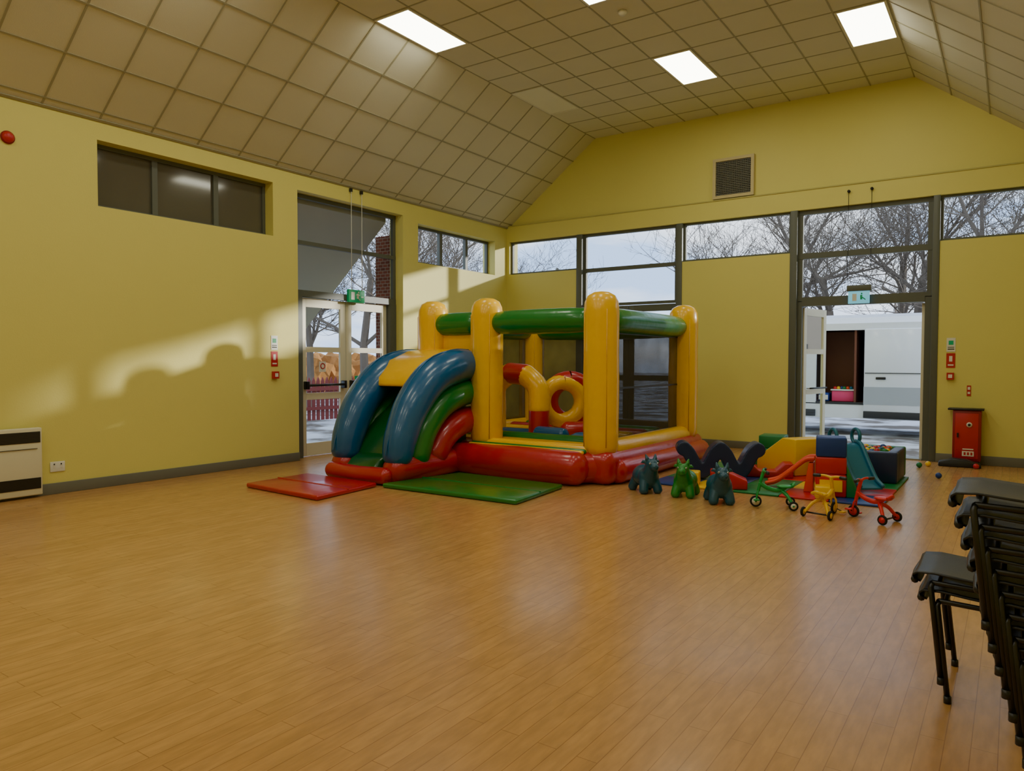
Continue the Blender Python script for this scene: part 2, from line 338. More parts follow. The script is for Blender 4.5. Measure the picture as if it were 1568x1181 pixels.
# ---------------------------------------------------------------- wall fittings
e=.002
g=G(); y=YB-.01
g.box(-4.28,-3.59,y,YB+.058,4.20,4.25,VFR);g.box(-4.28,-3.59,y,YB+.058,4.82,4.87,VFR);g.box(-4.28,-4.23,y,YB+.058,4.25,4.82,VFR);g.box(-3.64,-3.59,y,YB+.058,4.25,4.82,VFR)
g.box(-4.23,-3.64,YB+.03,YB+.058,4.25,4.82,LOUV)
for i in range(19): g.box(-4.23,-3.64,YB+.01,YB+.035,4.262+.03*i,4.272+.03*i,BASE)
for i in range(19): g.box(-4.22+.03*i,-4.213+.03*i,YB+.015,YB+.03,4.25,4.82,BASE)
g.obj("air_vent_grille")
g=G(); g.box(XL+.021,XL+.10,2.25,3.51,.03,.74,CREAM,bev=.012); g.box(XL+.095,XL+.105,2.3,3.49,.585,.70,BLKMET); g.box(XL+.095,XL+.105,2.3,3.49,.10,.215,BLKMET)
for i in range(7): g.box(XL+.1,XL+.11,2.3,3.49,.598+.015*i,.602+.015*i,LOUV)
g.box(XL+.095,XL+.11,2.3,3.46,.52,.525,LOUV); g.box(XL+e,XL+.03,2.3,3.46,.14,.70,LOUV); g.obj("wall_heater")
g=G(); g.tube([(XL+e,3.28,3.73),(XL+.03,3.28,3.73),(XL+.05,3.28,3.73)],[.06,.055,.035],SRED,n=24,cap='flat'); g.tube([(XL+e,3.28,3.73),(XL+.015,3.28,3.73)],.066,CABRED,n=24,cap='flat'); g.obj("fire_alarm_bell")
g=G(); g.box(XL+e,XL+.012,3.62,3.77,.24,.35,WHITE,bev=.004)
for yy in(3.66,3.73): g.box(XL+.011,XL+.014,yy-.012,yy+.012,.28,.31,LTRIM); g.box(XL+.013,XL+.017,yy-.006,yy+.006,.315,.33,BLKMET)
g.obj("power_socket")
def callpt(name,ax,c):
    g=G()
    def bx(a,b,z0,z1,t,m):
        if ax==0: g.box(XL+e,XL+t,c+a,c+b,z0,z1,m)
        else: g.box(c+a,c+b,YB-t,YB-e,z0,z1,m)
    bx(-.055,.055,1.60,1.80,.006,WHITE); bx(-.03,.03,1.70,1.76,.008,SGREEN); bx(-.04,.04,1.63,1.645,.008,LOUV); bx(-.04,.04,1.66,1.67,.008,LOUV)
    bx(-.055,.055,1.37,1.58,.006,SRED); bx(-.035,.035,1.40,1.42,.008,WHITE); bx(-.02,.02,1.46,1.54,.008,WHITE)
    bx(-.045,.045,1.20,1.30,.05,SRED); bx(-.025,.025,1.225,1.275,.053,WHITE); g.obj(name)
callpt("fire_alarm_call_point",0,6.53); callpt("fire_alarm_call_point",1,-.755)
g=G(); g.box(-.55,-.50,YB-.006,YB-e,.97,1.12,SRED); g.box(-.54,-.51,YB-.008,YB-e,1.0,1.03,WHITE); g.box(-.54,-.51,YB-.008,YB-e,1.06,1.1,WHITE); g.obj("fire_notice_sign")
g=G(); y0=YB-.25; yb=YB-.023; g.box(-.70,-.36,y0,yb,.07,.78,CABRED,bev=.012); g.box(-.67,-.39,y0-.008,y0+.01,.10,.74,SRED,bev=.006); g.box(-.76,-.33,y0-.03,yb,.78,.805,BLKMET,bev=.005)
g.box(-.68,-.38,y0+.02,yb,.0,.07,BLKMET)
g.tube([(-.50,y0-.02,.58),(-.50,y0,.58)],.035,WHITE,n=16,cap='flat'); g.tube([(-.50,y0-.024,.58),(-.50,y0,.58)],.018,BLKMET,n=16,cap='flat')
g.box(-.58,-.44,y0-.012,y0,.14,.21,WHITE); g.box(-.575,-.445,y0-.014,y0,.23,.245,WHITE); g.box(-.645,-.625,y0-.03,y0,.40,.46,BLKMET)
for i in range(3): g.box(-.56+.04*i,-.535+.04*i,y0-.014,y0,.155,.195,SRED)
g.obj("fire_extinguisher_cabinet")
g=G(); g.box(xw+.01,xw+.06,8.03,8.37,2.38,2.58,SGREEN,bev=.006); x=xw+.06
g.box(x,x+.003,8.08,8.15,2.42,2.54,WHITE); g.box(x,x+.003,8.20,8.24,2.44,2.52,WHITE); g.ball((x,8.235,2.54),.014,WHITE,8,6); g.tube([(x+.002,8.19,2.50),(x+.002,8.22,2.48),(x+.002,8.26,2.5)],.008,WHITE,n=6)
g.tube([(x+.002,8.22,2.46),(x+.002,8.25,2.43),(x+.002,8.27,2.42)],.008,WHITE,n=6); g.box(x,x+.003,8.29,8.34,2.465,2.48,WHITE); g.obj("exit_sign")
g=G(); y=YB-.05; g.box(-2.14,-1.80,y-.03,YB+.05,2.53,2.62,FRAME,bev=.006); g.box(-2.12,-1.82,y-.012,y+.0,2.34,2.53,SBLUE,bev=.004)
g.box(-2.06,-2.0,y-.015,y-.01,2.38,2.49,WHITE); g.box(-1.95,-1.92,y-.015,y-.01,2.40,2.47,SGREEN); g.tube([(-1.93,y-.014,2.44),(-1.88,y-.014,2.40)],.008,SGREEN,n=6); g.ball((-1.93,y-.014,2.49),.012,SGREEN,8,6); g.obj("exit_sign")
for a in(7.96,8.18):
    g=G(); g.cyl((XL+.03,a,4.1),(XL+.03,a,2.55),.005,WHITE,n=6); g.box(XL+e,XL+.04,a-.02,a+.02,4.07,4.12,BLKMET); g.obj("window_opener_cord")
for a,zb in((-2.14,2.7),(-1.82,2.9)):
    g=G(); g.cyl((a,YB-.03,4.06),(a,YB-.03,zb),.004,BLKMET,n=6); g.tube([(a,YB-.01,4.06),(a,YB-.04,4.06)],.022,BLKMET,n=12,cap='flat'); g.obj("window_opener_cord")
g=G(); g.box(xw-.025,xw-.018,7.50,7.62,1.28,1.44,WHITE); g.torus((xw-.016,7.56,1.37),.04,.008,SRED,ax=(1,0,0),n=20,k=6); g.obj("no_smoking_sign")
g=G(); g.box(xw-.02,xw-.01,8.22,8.62,1.15,1.21,SGREEN); g.box(xw-.01,xw-.007,8.27,8.57,1.17,1.19,WHITE); g.obj("push_bar_sign")

# ---------------------------------------------------------------- bouncy castle
g=G()
g.box(-6.98,-3.80,7.52,10.62,0,.40,VR,bev=.14,seg=5)
g.box(-6.72,-4.05,7.80,10.35,.36,.43,VY,bev=.03,seg=3)
for i,mm in enumerate((VG,VB,VY,VR,VG)):
    g.tube([(-6.5,8.15+.45*i,.40),(-4.3,8.15+.45*i,.40)],.10,mm,n=14)
g.tube([(-5.95,7.42,.20),(-5.0,7.38,.20),(-4.2,7.40,.20)],[.19,.21,.20],VR,n=20,sub=4)
g.tube([(-4.28,7.50,.19),(-3.95,7.80,.2)],.19,VR,n=18)
g.tube([(-5.80,7.66,.37),(-4.1,7.66,.37)],.085,VY,n=14)
g.tube([(-5.80,7.53,.385),(-4.15,7.53,.385)],.03,VG,n=10)
g.tube([(-5.80,7.47,.375),(-4.15,7.47,.375)],.028,VY,n=10)
g.tube([(-3.98,7.9,.40),(-3.98,10.45,.40)],.12,VY,n=14)
g.tube([(-3.86,7.8,.15),(-3.84,10.5,.15)],.15,VR,n=14)
g.tube([(-6.75,7.9,.42),(-6.75,10.45,.42)],.13,VY,n=14); g.tube([(-6.7,10.45,.42),(-4.1,10.45,.42)],.13,VY,n=14)
def pillar(x,y,top=2.28,r=.21):
    z=.34; zs=[z,z+.1,z+.25,z+.9,z+1.2,top-.25,top-.12,top-.05,top-.01,top]
    rs=[r*.88,r*.98,r,r*1.02,r*.99,r*1.01,r*.95,r*.78,r*.45,.02]
    g.tube([(x,y,a) for a in zs],rs,VY,n=28,cap='flat')
    for kk in range(4):
        t=math.pi/4+kk*math.pi/2
        g.tube([(x+math.cos(t)*r*.995,y+math.sin(t)*r*.995,z+.1),(x+math.cos(t)*r*1.005,y+math.sin(t)*r*1.005,top-.22)],.006,VS,n=5,cap='flat')
PF=[(-6.67,7.75),(-5.74,7.75),(-4.05,7.75),(-4.02,10.28),(-6.68,10.28)]
for p in PF: pillar(*p)
def beam(a,b,z=1.95,r=.155):
    a=Vector((*a,z));b=Vector((*b,z)); d=(b-a).normalized(); a=a+d*.12;b=b-d*.12; c=(a+b)/2
    g.tube([a,a*.93+b*.07,a*.8+b*.2,c,a*.2+b*.8,a*.07+b*.93,b],[r*.7,r*.94,r,r*1.02,r,r*.94,r*.7],VG,n=22,cap='flat')
for a,b in((0,1),(1,2),(2,3),(3,4),(4,0)): beam(PF[a],PF[b])
def quad(pts,m): g.add(pts,[(0,1,2,3)],m)
quad([(-4.03,7.95,.45),(-4.03,10.1,.45),(-4.03,10.1,1.82),(-4.03,7.95,1.82)],NET)
quad([(-6.5,10.28,.45),(-4.2,10.28,.45),(-4.2,10.28,1.82),(-6.5,10.28,1.82)],NET)
quad([(-6.67,7.9,.45),(-6.67,10.1,.45),(-6.67,10.1,1.82),(-6.67,7.9,1.82)],NET)
for z in(.50,1.12,1.80): g.box(-4.04,-4.025,7.95,10.1,z-.012,z+.012,BLACK)
g.box(-6.5,-5.9,7.72,7.86,1.25,1.86,VY,bev=.05,seg=3)
for xs_ in(-5.98,-6.86):
    g.tube([(xs_,6.30,.33),(xs_,6.36,.55),(xs_,6.56,.92),(xs_,6.92,1.24),(xs_,7.32,1.37),(xs_,7.66,1.40)],[.18,.20,.215,.225,.225,.2],VB,n=24,sub=5,sx=1,sy=1.0)
    g.tube([(xs_,6.62,.30),(xs_,6.76,.60),(xs_,7.06,.88),(xs_,7.45,1.02),(xs_,7.7,1.05)],.175,VG,n=20,sub=4)
    g.tube([(xs_,6.95,.28),(xs_,7.12,.48),(xs_,7.4,.63),(xs_,7.7,.68)],.175,VR,n=20,sub=4)
    g.tube([(xs_,6.26,.165),(xs_,7.5,.17)],.165,VR,n=20)
    g.tube([(xs_,6.10,.36),(xs_,6.165,.58),(xs_,6.385,1.04),(xs_,6.83,1.455),(xs_,7.30,1.593),(xs_,7.66,1.60)],.008,VB,n=5,sub=4)
g.prism([(6.24,.05),(6.28,.2),(6.45,.45),(6.7,.72),(7.05,.98),(7.4,1.1),(7.7,1.12),(7.7,.05)],0,-6.8,-6.04,VDG,bev=.02)
g.prism([(6.66,1.12),(6.70,1.24),(6.95,1.46),(7.3,1.58),(7.7,1.62),(7.7,1.40),(7.2,1.36),(6.9,1.2)],0,-6.78,-6.08,VY,bev=.05,seg=3)
g.tube([(-6.9,6.12,.11),(-6.4,6.10,.10),(-6.0,6.12,.11)],.10,VR,n=14)
g.prism([(6.06,.14),(6.2,.27),(6.34,.33),(6.5,.30),(6.5,.1),(6.1,.08)],0,-6.68,-6.16,VDG,bev=.05,seg=3)
pa=[(-5.40,8.50,.45),(-5.40,8.50,.8),(-5.42,8.50,1.08),(-5.62,8.50,1.26),(-5.90,8.52,1.28),(-6.15,8.55,1.1),(-6.2,8.6,.8),(-6.2,8.6,.45)]
g.tube(pa[0:2],.145,VR,n=18); g.tube(pa[1:4],.15,VY,n=18,sub=4); g.tube(pa[3:5],.15,VR,n=18,sub=3); g.tube(pa[4:],.145,VY,n=18,sub=4)
g.torus((-5.26,9.09,.88),.30,.135,VR,ax=(.70,-.71,0),n=32,k=16)
g.torus((-5.30,8.99,.88),.27,.115,VY,ax=(.70,-.71,0),n=32,k=16)
g.tube([(-5.0,8.6,.50),(-4.6,8.9,.50)],.13,VR,n=14); g.tube([(-5.3,8.35,.47),(-4.9,8.3,.47)],.1,VB,n=14)
castle=g.obj("bouncy_castle")
def crash(name,poly,m,t=.055):
    g=G(); g.prism(poly,2,.002,t,m,bev=.02,seg=3); 
    a=(Vector(poly[0])+Vector(poly[3]))/2; b=(Vector(poly[1])+Vector(poly[2]))/2
    g.tube([(a.x,a.y,t),(b.x,b.y,t)],.008,m,n=6); g.obj(name)
crash("crash_mat",[(-7.20,5.10),(-5.90,5.02),(-6.0,5.98),(-7.22,6.0)],VR)
crash("crash_mat",[(-5.92,5.98),(-4.10,6.03),(-4.20,7.12),(-5.72,7.15)],VG)

# ---------------------------------------------------------------- hopper animals
def hopper(x,y,rot,m,sc=1):
    g=G(); g.X=XF_(x,y,0,rot,sc)
    g.ball((0,.05,.18),(.135,.155,.125),m,24,14); g.ball((0,-.06,.175),(.12,.11,.12),m,24,14)
    for sx in(-1,1):
        g.tube([(sx*.06,-.09,.13),(sx*.08,-.12,.07),(sx*.085,-.13,.036)],[.062,.052,.052],m,n=16)
        g.tube([(sx*.07,.12,.12),(sx*.095,.14,.07),(sx*.10,.15,.036)],[.062,.052,.052],m,n=16)
        g.tube([(sx*.03,-.135,.365),(sx*.050,-.13,.40),(sx*.058,-.115,.44)],[.026,.024,.010],m,n=12)
        g.tube([(sx*.05,-.12,.35),(sx*.09,-.11,.365),(sx*.105,-.11,.35)],[.022,.02,.010],m,n=10)
    g.tube([(0,-.08,.20),(0,-.125,.27),(0,-.145,.33)],[.10,.082,.068],m,n=18)
    g.ball((0,-.155,.335),(.066,.07,.06),m,20,12); g.ball((0,-.215,.31),(.05,.055,.045),m,18,12)
    g.tube([(0,.19,.22),(0,.235,.21),(0,.245,.15)],[.018,.014,.02],m,n=8)
    o=g.obj("inflatable_hopper_animal",remesh=.007,smoothit=3)
    e=G(); e.X=XF_(x,y,0,rot,sc)
    for sx in(-1,1): e.ball((sx*.046,-.208,.352),.010,WHITE,12,8); e.ball((sx*.048,-.216,.353),.0055,BLACK,8,6); e.ball((sx*.018,-.268,.315),.005,BLACK,8,6)
    e.obj("eyes",parent=o)
hopper(-3.35,7.50,48,TEAL,.98); hopper(-2.90,7.50,12,GRNR,.94); hopper(-2.47,7.36,28,TEAL,.97)

# ---------------------------------------------------------------- soft play
g=G()
cl=[FB,FY,FG,FR]
for i in range(5):
    for j in range(4):
        x0=-3.55+.5*i; y0=8.02+.56*j
        g.box(x0,x0+.495,y0,y0+.555,.001,.022,cl[(i+j*2+ (i*j)%3)%4],bev=.006)
g.obj("soft_play_mat")
g=G(); g.X=XF_(-2.93,8.70,.032,26)
top=[];bot=[];cen=[]
for i in range(49):
    x=-.43+.86*i/48; a=4*math.pi*(x+.43)/.86; z=.225+.14*math.cos(a); dz=-(.14*4*math.pi/.86)*math.sin(a); L=math.hypot(1,dz); nx,nz=-dz/L,1/L
    cen.append((x,z)); top.append((x+nx*.078,z+nz*.078)); bot.append((x-nx*.078,z-nz*.078))
g.prism(top+bot[::-1],1,-.13,.13,NAVY)
for i in(0,24,48):
    x,z=cen[i]; g.tube([(x,-.13,z),(x,.13,z)],.088,NAVY,n=20,cap='flat')
g.obj("soft_play_wave_rocker",remesh=.012,smoothit=3)
def block(name,x,y,rot,fn,z=.023,sc=1):
    g=G(); g.X=XF_(x,y,z,rot,sc); fn(g); return g.obj(name)
block("foam_block",-2.64,8.16,20,lambda g:g.prism([(-.2,0),(.2,0),(.2,.10),(-.03,.2),(-.2,.2)],1,-.12,.12,FR,bev=.015))
block("foam_block",-3.12,8.18,15,lambda g:g.box(-.13,.13,-.1,.1,0,.15,FY,bev=.015))
block("foam_block",-2.52,9.27,20,lambda g:g.prism([(-.3,0),(.3,0),(.3,.18),(.2,.18),(.1,.08),(-.1,.08),(-.2,.18),(-.3,.18)],1,-.13,.13,FR,bev=.015))
block("foam_block",-2.85,10.55,5,lambda g:(g.box(-.24,.24,-.2,.2,0,.24,FG,bev=.015),g.box(-.1,.24,-.18,.18,.24,.42,FG,bev=.015)),z=0)
block("foam_wedge",-2.38,9.85,-35,lambda g:(g.prism([(-.36,0),(.36,0),(.36,.46),(.12,.46),(-.36,.16)],1,-.24,.24,FY,bev=.015),g.box(-.38,-.31,-.22,.22,.0,.14,FG)))
def tower(g):
    g.box(-.15,.15,-.14,.14,.42,.63,FB,bev=.018); g.box(-.15,.15,-.14,.14,.24,.42,FR,bev=.018)
    g.box(-.15,.15,-.14,.14,0,.24,FR,bev=.018); g.box(-.155,-.0,-.31,-.14,0,.13,FY,bev=.015); g.prism([(.15,0),(.29,0),(.15,.34)],1,-.13,.13,FG,bev=.012)
    g.box(-.11,.11,-.152,-.14,.06,.18,FY)
block("foam_step_tower",-1.60,8.36,12,tower)
def chute(g,path,m,w=.14):
    P=[Vector((a,0,b)) for a,b in path]; Q=[]
    for i in range(len(P)-1):
        p0=P[max(i-1,0)];p1=P[i];p2=P[i+1];p3=P[min(i+2,len(P)-1)]
        for k in range(5):
            t=k/5; Q.append(.5*((2*p1)+(p2-p0)*t+(2*p0-5*p1+4*p2-p3)*t*t+(3*p1-p0-3*p2+p3)*t**3))
    Q.append(P[-1]); g.prism([(q.x,q.z) for q in Q]+[(q.x,q.z+.02) for q in Q[::-1]],1,-w,w,m)
    for sy in(-w,w): g.tube([(q.x,sy,q.z+.04) for q in Q],.026,m,n=12)
def oslide(g):
    chute(g,[(.26,.40),(.16,.38),(0,.24),(-.18,.09),(-.32,.04)],PORG)
    g.prism([(.26,0),(.26,.38),(.20,.38),(.14,0)],1,-.15,.15,PORG,bev=.01)
block("toddler_slide",-2.02,8.50,8,oslide,sc=.84)
def tslide(g):
    chute(g,[(-.08,.52),(.04,.49),(.20,.30),(.36,.12),(.50,.05)],PTEAL)
    for sy in(-.15,.15):
        g.torus((-.10,sy,.62),.09,.022,PTEAL,ax=(0,1,0),n=24,k=10)
        g.prism([(-.34,0),(-.26,0),(-.14,.30),(0,0),(.08,0),(-.04,.54),(-.16,.54)],1,sy-.02,sy+.02,PTEAL,bev=.006)
    for i in range(3): g.box(-.32+.06*i,-.22+.06*i,-.14,.14,.12+.13*i,.15+.13*i,PTEAL,bev=.008)
block("toddler_slide",-1.54,9.02,-50,tslide,sc=.92)
g=G(); x0,x1,y0,y1=-1.90,-1.10,9.52,10.35; h=.39;t=.12
g.box(x0,x1,y0,y0+t,.024,h,NAVY,bev=.02);g.box(x0,x1,y1-t,y1,.024,h,FG,bev=.02);g.box(x0,x0+t,y0+t,y1-t,.024,h,FR,bev=.02);g.box(x1-t,x1,y0+t,y1-t,.024,h,NAVY,bev=.02)
g.box(x0+t,x1-t,y0+t,y1-t,.024,.06,FB)
cb=[FR,FY,FB,FG,PORG,PTEAL]
for k in range(3):
    for i in range(8):
        for j in range(8):
            g.ball((x0+t+.04+i*.068+random.uniform(-.01,.01),y0+t+.04+j*.074+random.uniform(-.01,.01),.25+.06*k+random.uniform(-.012,.012)),.036,random.choice(cb),8,6)
g.obj("ball_pit")
for (x,y,m) in((-.75,10.47,FB),(-.96,11.60,FY),(-.40,11.70,FR),(-1.05,11.4,FG)):
    g=G(); g.ball((x,y,.037),.037,m,16,12); g.obj("play_ball")
g=G(); g.X=XF_(-.60,11.83,0,3); g.prism([(-.26,0),(.26,0),(.24,.06),(.08,.11),(-.1,.12),(-.25,.07)],1,-.09,.08,BLACK,bev=.02); g.obj("black_doorstop_bag")

# ---------------------------------------------------------------- trikes
def trike(x,y,rot,m,wm,sc=.92):
    g=G(); g.X=XF_(x,y,0,rot,sc)
    def wheel(cx,cy,r):
        g.torus((cx,cy,r),r-.014,.014,TYRE,ax=(0,1,0),n=24,k=8); g.tube([(cx,cy-.012,r),(cx,cy+.012,r)],r-.02,wm,n=18,cap='flat'); g.ball((cx,cy,r),(.014,.022,.014),m,8,6)
    wheel(.20,0,.062); wheel(-.17,.14,.05); wheel(-.17,-.14,.05)
    g.cyl((-.17,-.14,.05),(-.17,.14,.05),.009,BLKMET,n=8)
    for s_ in(-1,1):
        g.tube([(.20,s_*.025,.062),(.185,s_*.025,.15),(.17,0,.2)],.010,m,n=8)
        g.tube([(-.06,0,.19),(-.12,s_*.07,.14),(-.17,s_*.12,.055)],[.02,.018,.016],m,n=10,sub=3)
        g.tube([(.125,0,.385),(.12,s_*.07,.40),(.10,s_*.14,.395)],[.014,.012,.012],m,n=8,sub=3)
        g.tube([(.10,s_*.11,.396),(.092,s_*.165,.394)],.018,BLACK,n=10)
        g.cyl((.20,s_*.02,.062),(.20,s_*.09,.062 +s_*.03),.006,BLKMET,n=6); g.box(.17,.23,s_*.09-.025,s_*.09+.025,.055+s_*.03,.07+s_*.03,m,bev=.004)
    g.tube([(.175,0,.18),(.15,0,.29),(.125,0,.385)],.018,m,n=10)
    g.tube([(.16,0,.26),(.08,0,.21),(-.02,0,.19),(-.10,0,.22)],[.02,.024,.026,.02],m,n=12,sub=4)
    g.ball((-.10,0,.235),(.09,.065,.02),m,18,10); g.tube([(-.17,-.05,.25),(-.19,0,.27),(-.17,.05,.25)],.016,m,n=8,sub=3)
    g.obj("toddler_tricycle")
trike(-1.93,7.42,200,TG,WHITE); trike(-1.44,7.28,75,TY,TY); trike(-1.04,7.34,160,TR,TR)

# ---------------------------------------------------------------- chairs
def chair(x,y,z):
    g=G(); g.X=XF_(x,y,z)
    prof=[(-.205,.405),(-.228,.418),(-.232,.436),(-.215,.450),(-.15,.455),(-.05,.445),(.06,.436),(.13,.440),(.175,.47),(.2,.53),(.225,.62),(.25,.72),(.268,.80),(.27,.825)]
    hw=[.17,.19,.2,.205,.21,.212,.21,.205,.2,.2,.2,.195,.175,.12]; n=10; vs=[];fs=[]
    for th in(0,-.008):
        for (px,pz),w in zip(prof,hw):
            for j in range(n+1):
                t=-1+2*j/n; dish=.014*t*t
                vs.append((px-(dish*1.5 if pz>.5 else 0)+(0 if pz<.5 else -th),w*t,pz+(dish if pz<.5 else 0)+(th if pz<.5 else 0)))
    M=len(prof)
    for i in range(M-1):
        for j in range(n):
            a=i*(n+1)+j; fs.append((a,a+1,a+n+2,a+n+1)); b=a+M*(n+1); fs.append((b,b+n+1,b+n+2,b+1))
    o=M*(n+1)
    for i in range(M-1):
        for j in(0,n):
            a=i*(n+1)+j; fs.append((a,a+n+1,a+n+1+o,a+o))
    for i in(0,M-1):
        for j in range(n): a=i*(n+1)+j; fs.append((a,a+1,a+1+o,a+o))
    g.add(vs,fs,BLACK,True)
    g.tube([(-.226,-.17,.418),(-.232,0,.418),(-.226,.17,.418)],.016,BLACK,n=8)
    for s_ in(-1,1):
        g.tube([(-.155,s_*.205,.425),(-.16,s_*.222,.41),(-.115,s_*.232,.0115)],.0115,BLKMET,n=10,cap='flat')
        g.tube([(.12,s_*.205,.415),(.125,s_*.222,.40),(.17,s_*.232,.0115)],.0115,BLKMET,n=10,cap='flat')
        g.tube([(-.155,s_*.205,.425),(.12,s_*.205,.415)],.0115,BLKMET,n=10)
        for fx in(-.115,.17): g.tube([(fx,s_*.232,0),(fx,s_*.232,.03)],.015,BLACK,n=10,cap='flat')
    g.tube([(.12,-.205,.415),(.12,.205,.415)],.0105,BLKMET,n=8); g.tube([(-.13,-.205,.422),(-.13,.205,.422)],.0105,BLKMET,n=8)
    g.obj("stacking_chair")
for i in range(8): chair(.20-.021*i,3.22,.075*i)
for i in range(2): chair(-.09-.026*i,3.80,.075*i)

# ---------------------------------------------------------------- outdoors
g=G(); g.box(-60,40,YB+.3,90,-.12,-.05,GROUND); g.box(-60,XL-.3,-20,YB+.3,-.12,-.05,GROUND); g.obj("ground_outside")
g=G(); Yv=16.2; W=1.9
g.prism([(Yv,.30),(Yv,.60),(Yv+W,.60),(Yv+W,.30)],0,-5.9,-.5,VAN)
g.box(-4.6,-3.42,Yv,Yv+.05,.58,2.12,VAN); g.box(-2.50,-.5,Yv,Yv+.05,.58,2.12,VAN)
g.box(-4.6,-.5,Yv,Yv+.06,2.10,2.24,VAN)
g.prism([(Yv,2.20),(Yv+.12,2.36),(Yv+.5,2.44),(Yv+W-.5,2.44),(Yv+W-.12,2.36),(Yv+W,2.2)],0,-4.7,-.5,VAN)
g.box(-4.6,-.5,Yv+W-.05,Yv+W,.58,2.24,VAN); g.box(-.55,-.5,Yv,Yv+W,.58,2.24,VAN)
g.box(-4.55,-.56,Yv+W-.1,Yv+W-.06,.6,2.2,VANIN); g.box(-4.58,-4.52,Yv+.06,Yv+W-.06,.6,2.2,VANIN); g.box(-4.55,-.56,Yv+.05,Yv+W-.1,.58,.62,VANIN)
g.box(-3.4,-2.66,Yv+.9,Yv+.94,.62,2.1,VANIN)
g.box(-2.7,-2.66,Yv+.06,Yv+W-.1,.6,2.2,VANIN)
g.prism([(-4.6,.35),(-4.6,2.30),(-4.9,2.28),(-5.45,1.35),(-6.15,1.10),(-6.3,.9),(-6.3,.35)],1,Yv+.02,Yv+W-.02,VAN,bev=.05,seg=3)
g.prism([(-4.78,1.3),(-4.78,1.95),(-4.98,1.95),(-5.32,1.3)],1,Yv+.012,Yv+.03,VGLASS)
g.box(-2.50,-1.25,Yv-.05,Yv,.36,2.12,VAN,bev=.02); g.box(-2.28,-2.10,Yv-.075,Yv-.05,1.10,1.15,BLKMET,bev=.008)
g.box(-2.50,-1.25,Yv-.06,Yv-.045,.60,.95,VGREY); g.box(-2.50,-.5,Yv-.07,Yv-.04,.32,.46,VANTR,bev=.01); g.box(-2.48,-.5,Yv-.065,Yv-.045,1.22,1.235,VANTR)
g.box(-6.25,-3.42,Yv-.03,Yv,.32,.46,VANTR,bev=.01); g.box(-3.42,-2.5,Yv-.01,Yv,.58,.63,VANTR)
for wxv in(-5.4,-1.05):
    for yv in(Yv+.02,Yv+W-.24): g.tube([(wxv,yv-.06,.27),(wxv,yv+.2,.27)],.32,TYRE,n=28,cap='flat'); g.tube([(wxv,yv-.07,.27),(wxv,yv,.27)],.19,VGREY,n=20,cap='flat')
van=g.obj("van")
g=G(); g.box(-3.15,-2.72,Yv+.2,Yv+.55,.625,.85,PINK,bev=.02); g.box(-3.17,-2.71,Yv+.18,Yv+.57,.85,.88,WHITE,bev=.01); 
for i in range(6): g.ball((-3.10+.06*i,Yv+.3+.03*(i%3),.90),.04,cb[i%6],8,6)
g.obj("storage_crate",parent=van)
g=G(); g.box(-3.40,-3.20,Yv+.15,Yv+.5,.625,.80,FB,bev=.02); g.box(-3.39,-3.21,Yv+.14,Yv+.16,.66,.76,WHITE); g.obj("storage_crate",parent=van)
g=G(); g.prism([(XL-.3,3.95),(-11.0,2.07),(-11.0,1.97),(XL-.3,3.80)],1,2.0,9.05,SOFFIT); g.prism([(XL-.3,3.99),(-11.02,2.10),(-11.02,2.07),(XL-.3,3.95)],1,1.95,9.1,ROOF); g.obj("porch_canopy_roof")
g=G(); g.box(-9.2,XL-.31,9.16,9.5,-.05,3.6,BRICK); g.obj("porch_brick_pier")
g=G()
for i in range(60):
    y=9+.14*i; g.prism([(y,0),(y+.09,0),(y+.09,.95),(y+.045,1.05),(y,.95)],0,-14.03,-14.0,FENCE)
g.box(-14.0,-13.96,9,17.4,.25,.33,FENCE); g.box(-14.0,-13.96,9,17.4,.72,.80,FENCE); g.obj("picket_fence")
def hedge(name,x0,x1,y0,y1,h,m,n):
    g=G()
    for i in range(n):
        x=random.uniform(x0,x1);y=random.uniform(y0,y1); r=random.uniform(.5,.9)*h*.5
        bm=bmesh.new(); bmesh.ops.create_icosphere(bm,subdivisions=3,radius=1)
        for v in bm.verts:
            k=1+random.uniform(-.22,.22); v.co=Vector((x+v.co.x*r*k*1.3,y+v.co.y*r*k,max(-.05,h*.5+v.co.z*h*.5*k)))
        g.bm(bm,m,False)
    g.obj(name)
hedge("hedge",-14,2,38,41,3.0,HEDGE,45)
hedge("beech_hedge",-24,-22.5,12,24,1.7,ORHEDGE,34)
g=G(); g.X=XF_(14.6,30.0,0,-43)  # house shape added out of view to cut the low sun entering the windows
g.box(-14,14,0,8,-.05,6.6,SUNBLOCK); g.prism([(-.4,6.5),(8.4,6.5),(4,9.05)],0,-14.3,14.3,ROOF)
g.box(.66,2.4,3.5,4.5,8.3,10.6,BRICK); g.box(-.34,-.08,3.8,4.2,8.3,9.9,BRICK)  # stacks added on its roof to block more of the sun bands
for i in range(6):
    for zz in(1.0,3.9): g.box(-12+4.2*i,-10.8+4.2*i,-.03,.02,zz,zz+1.3,VGLASS); g.box(-12.08+4.2*i,-10.72+4.2*i,-.05,.0,zz-.08,zz,WHITE)
g.obj("sun_blocker_house")
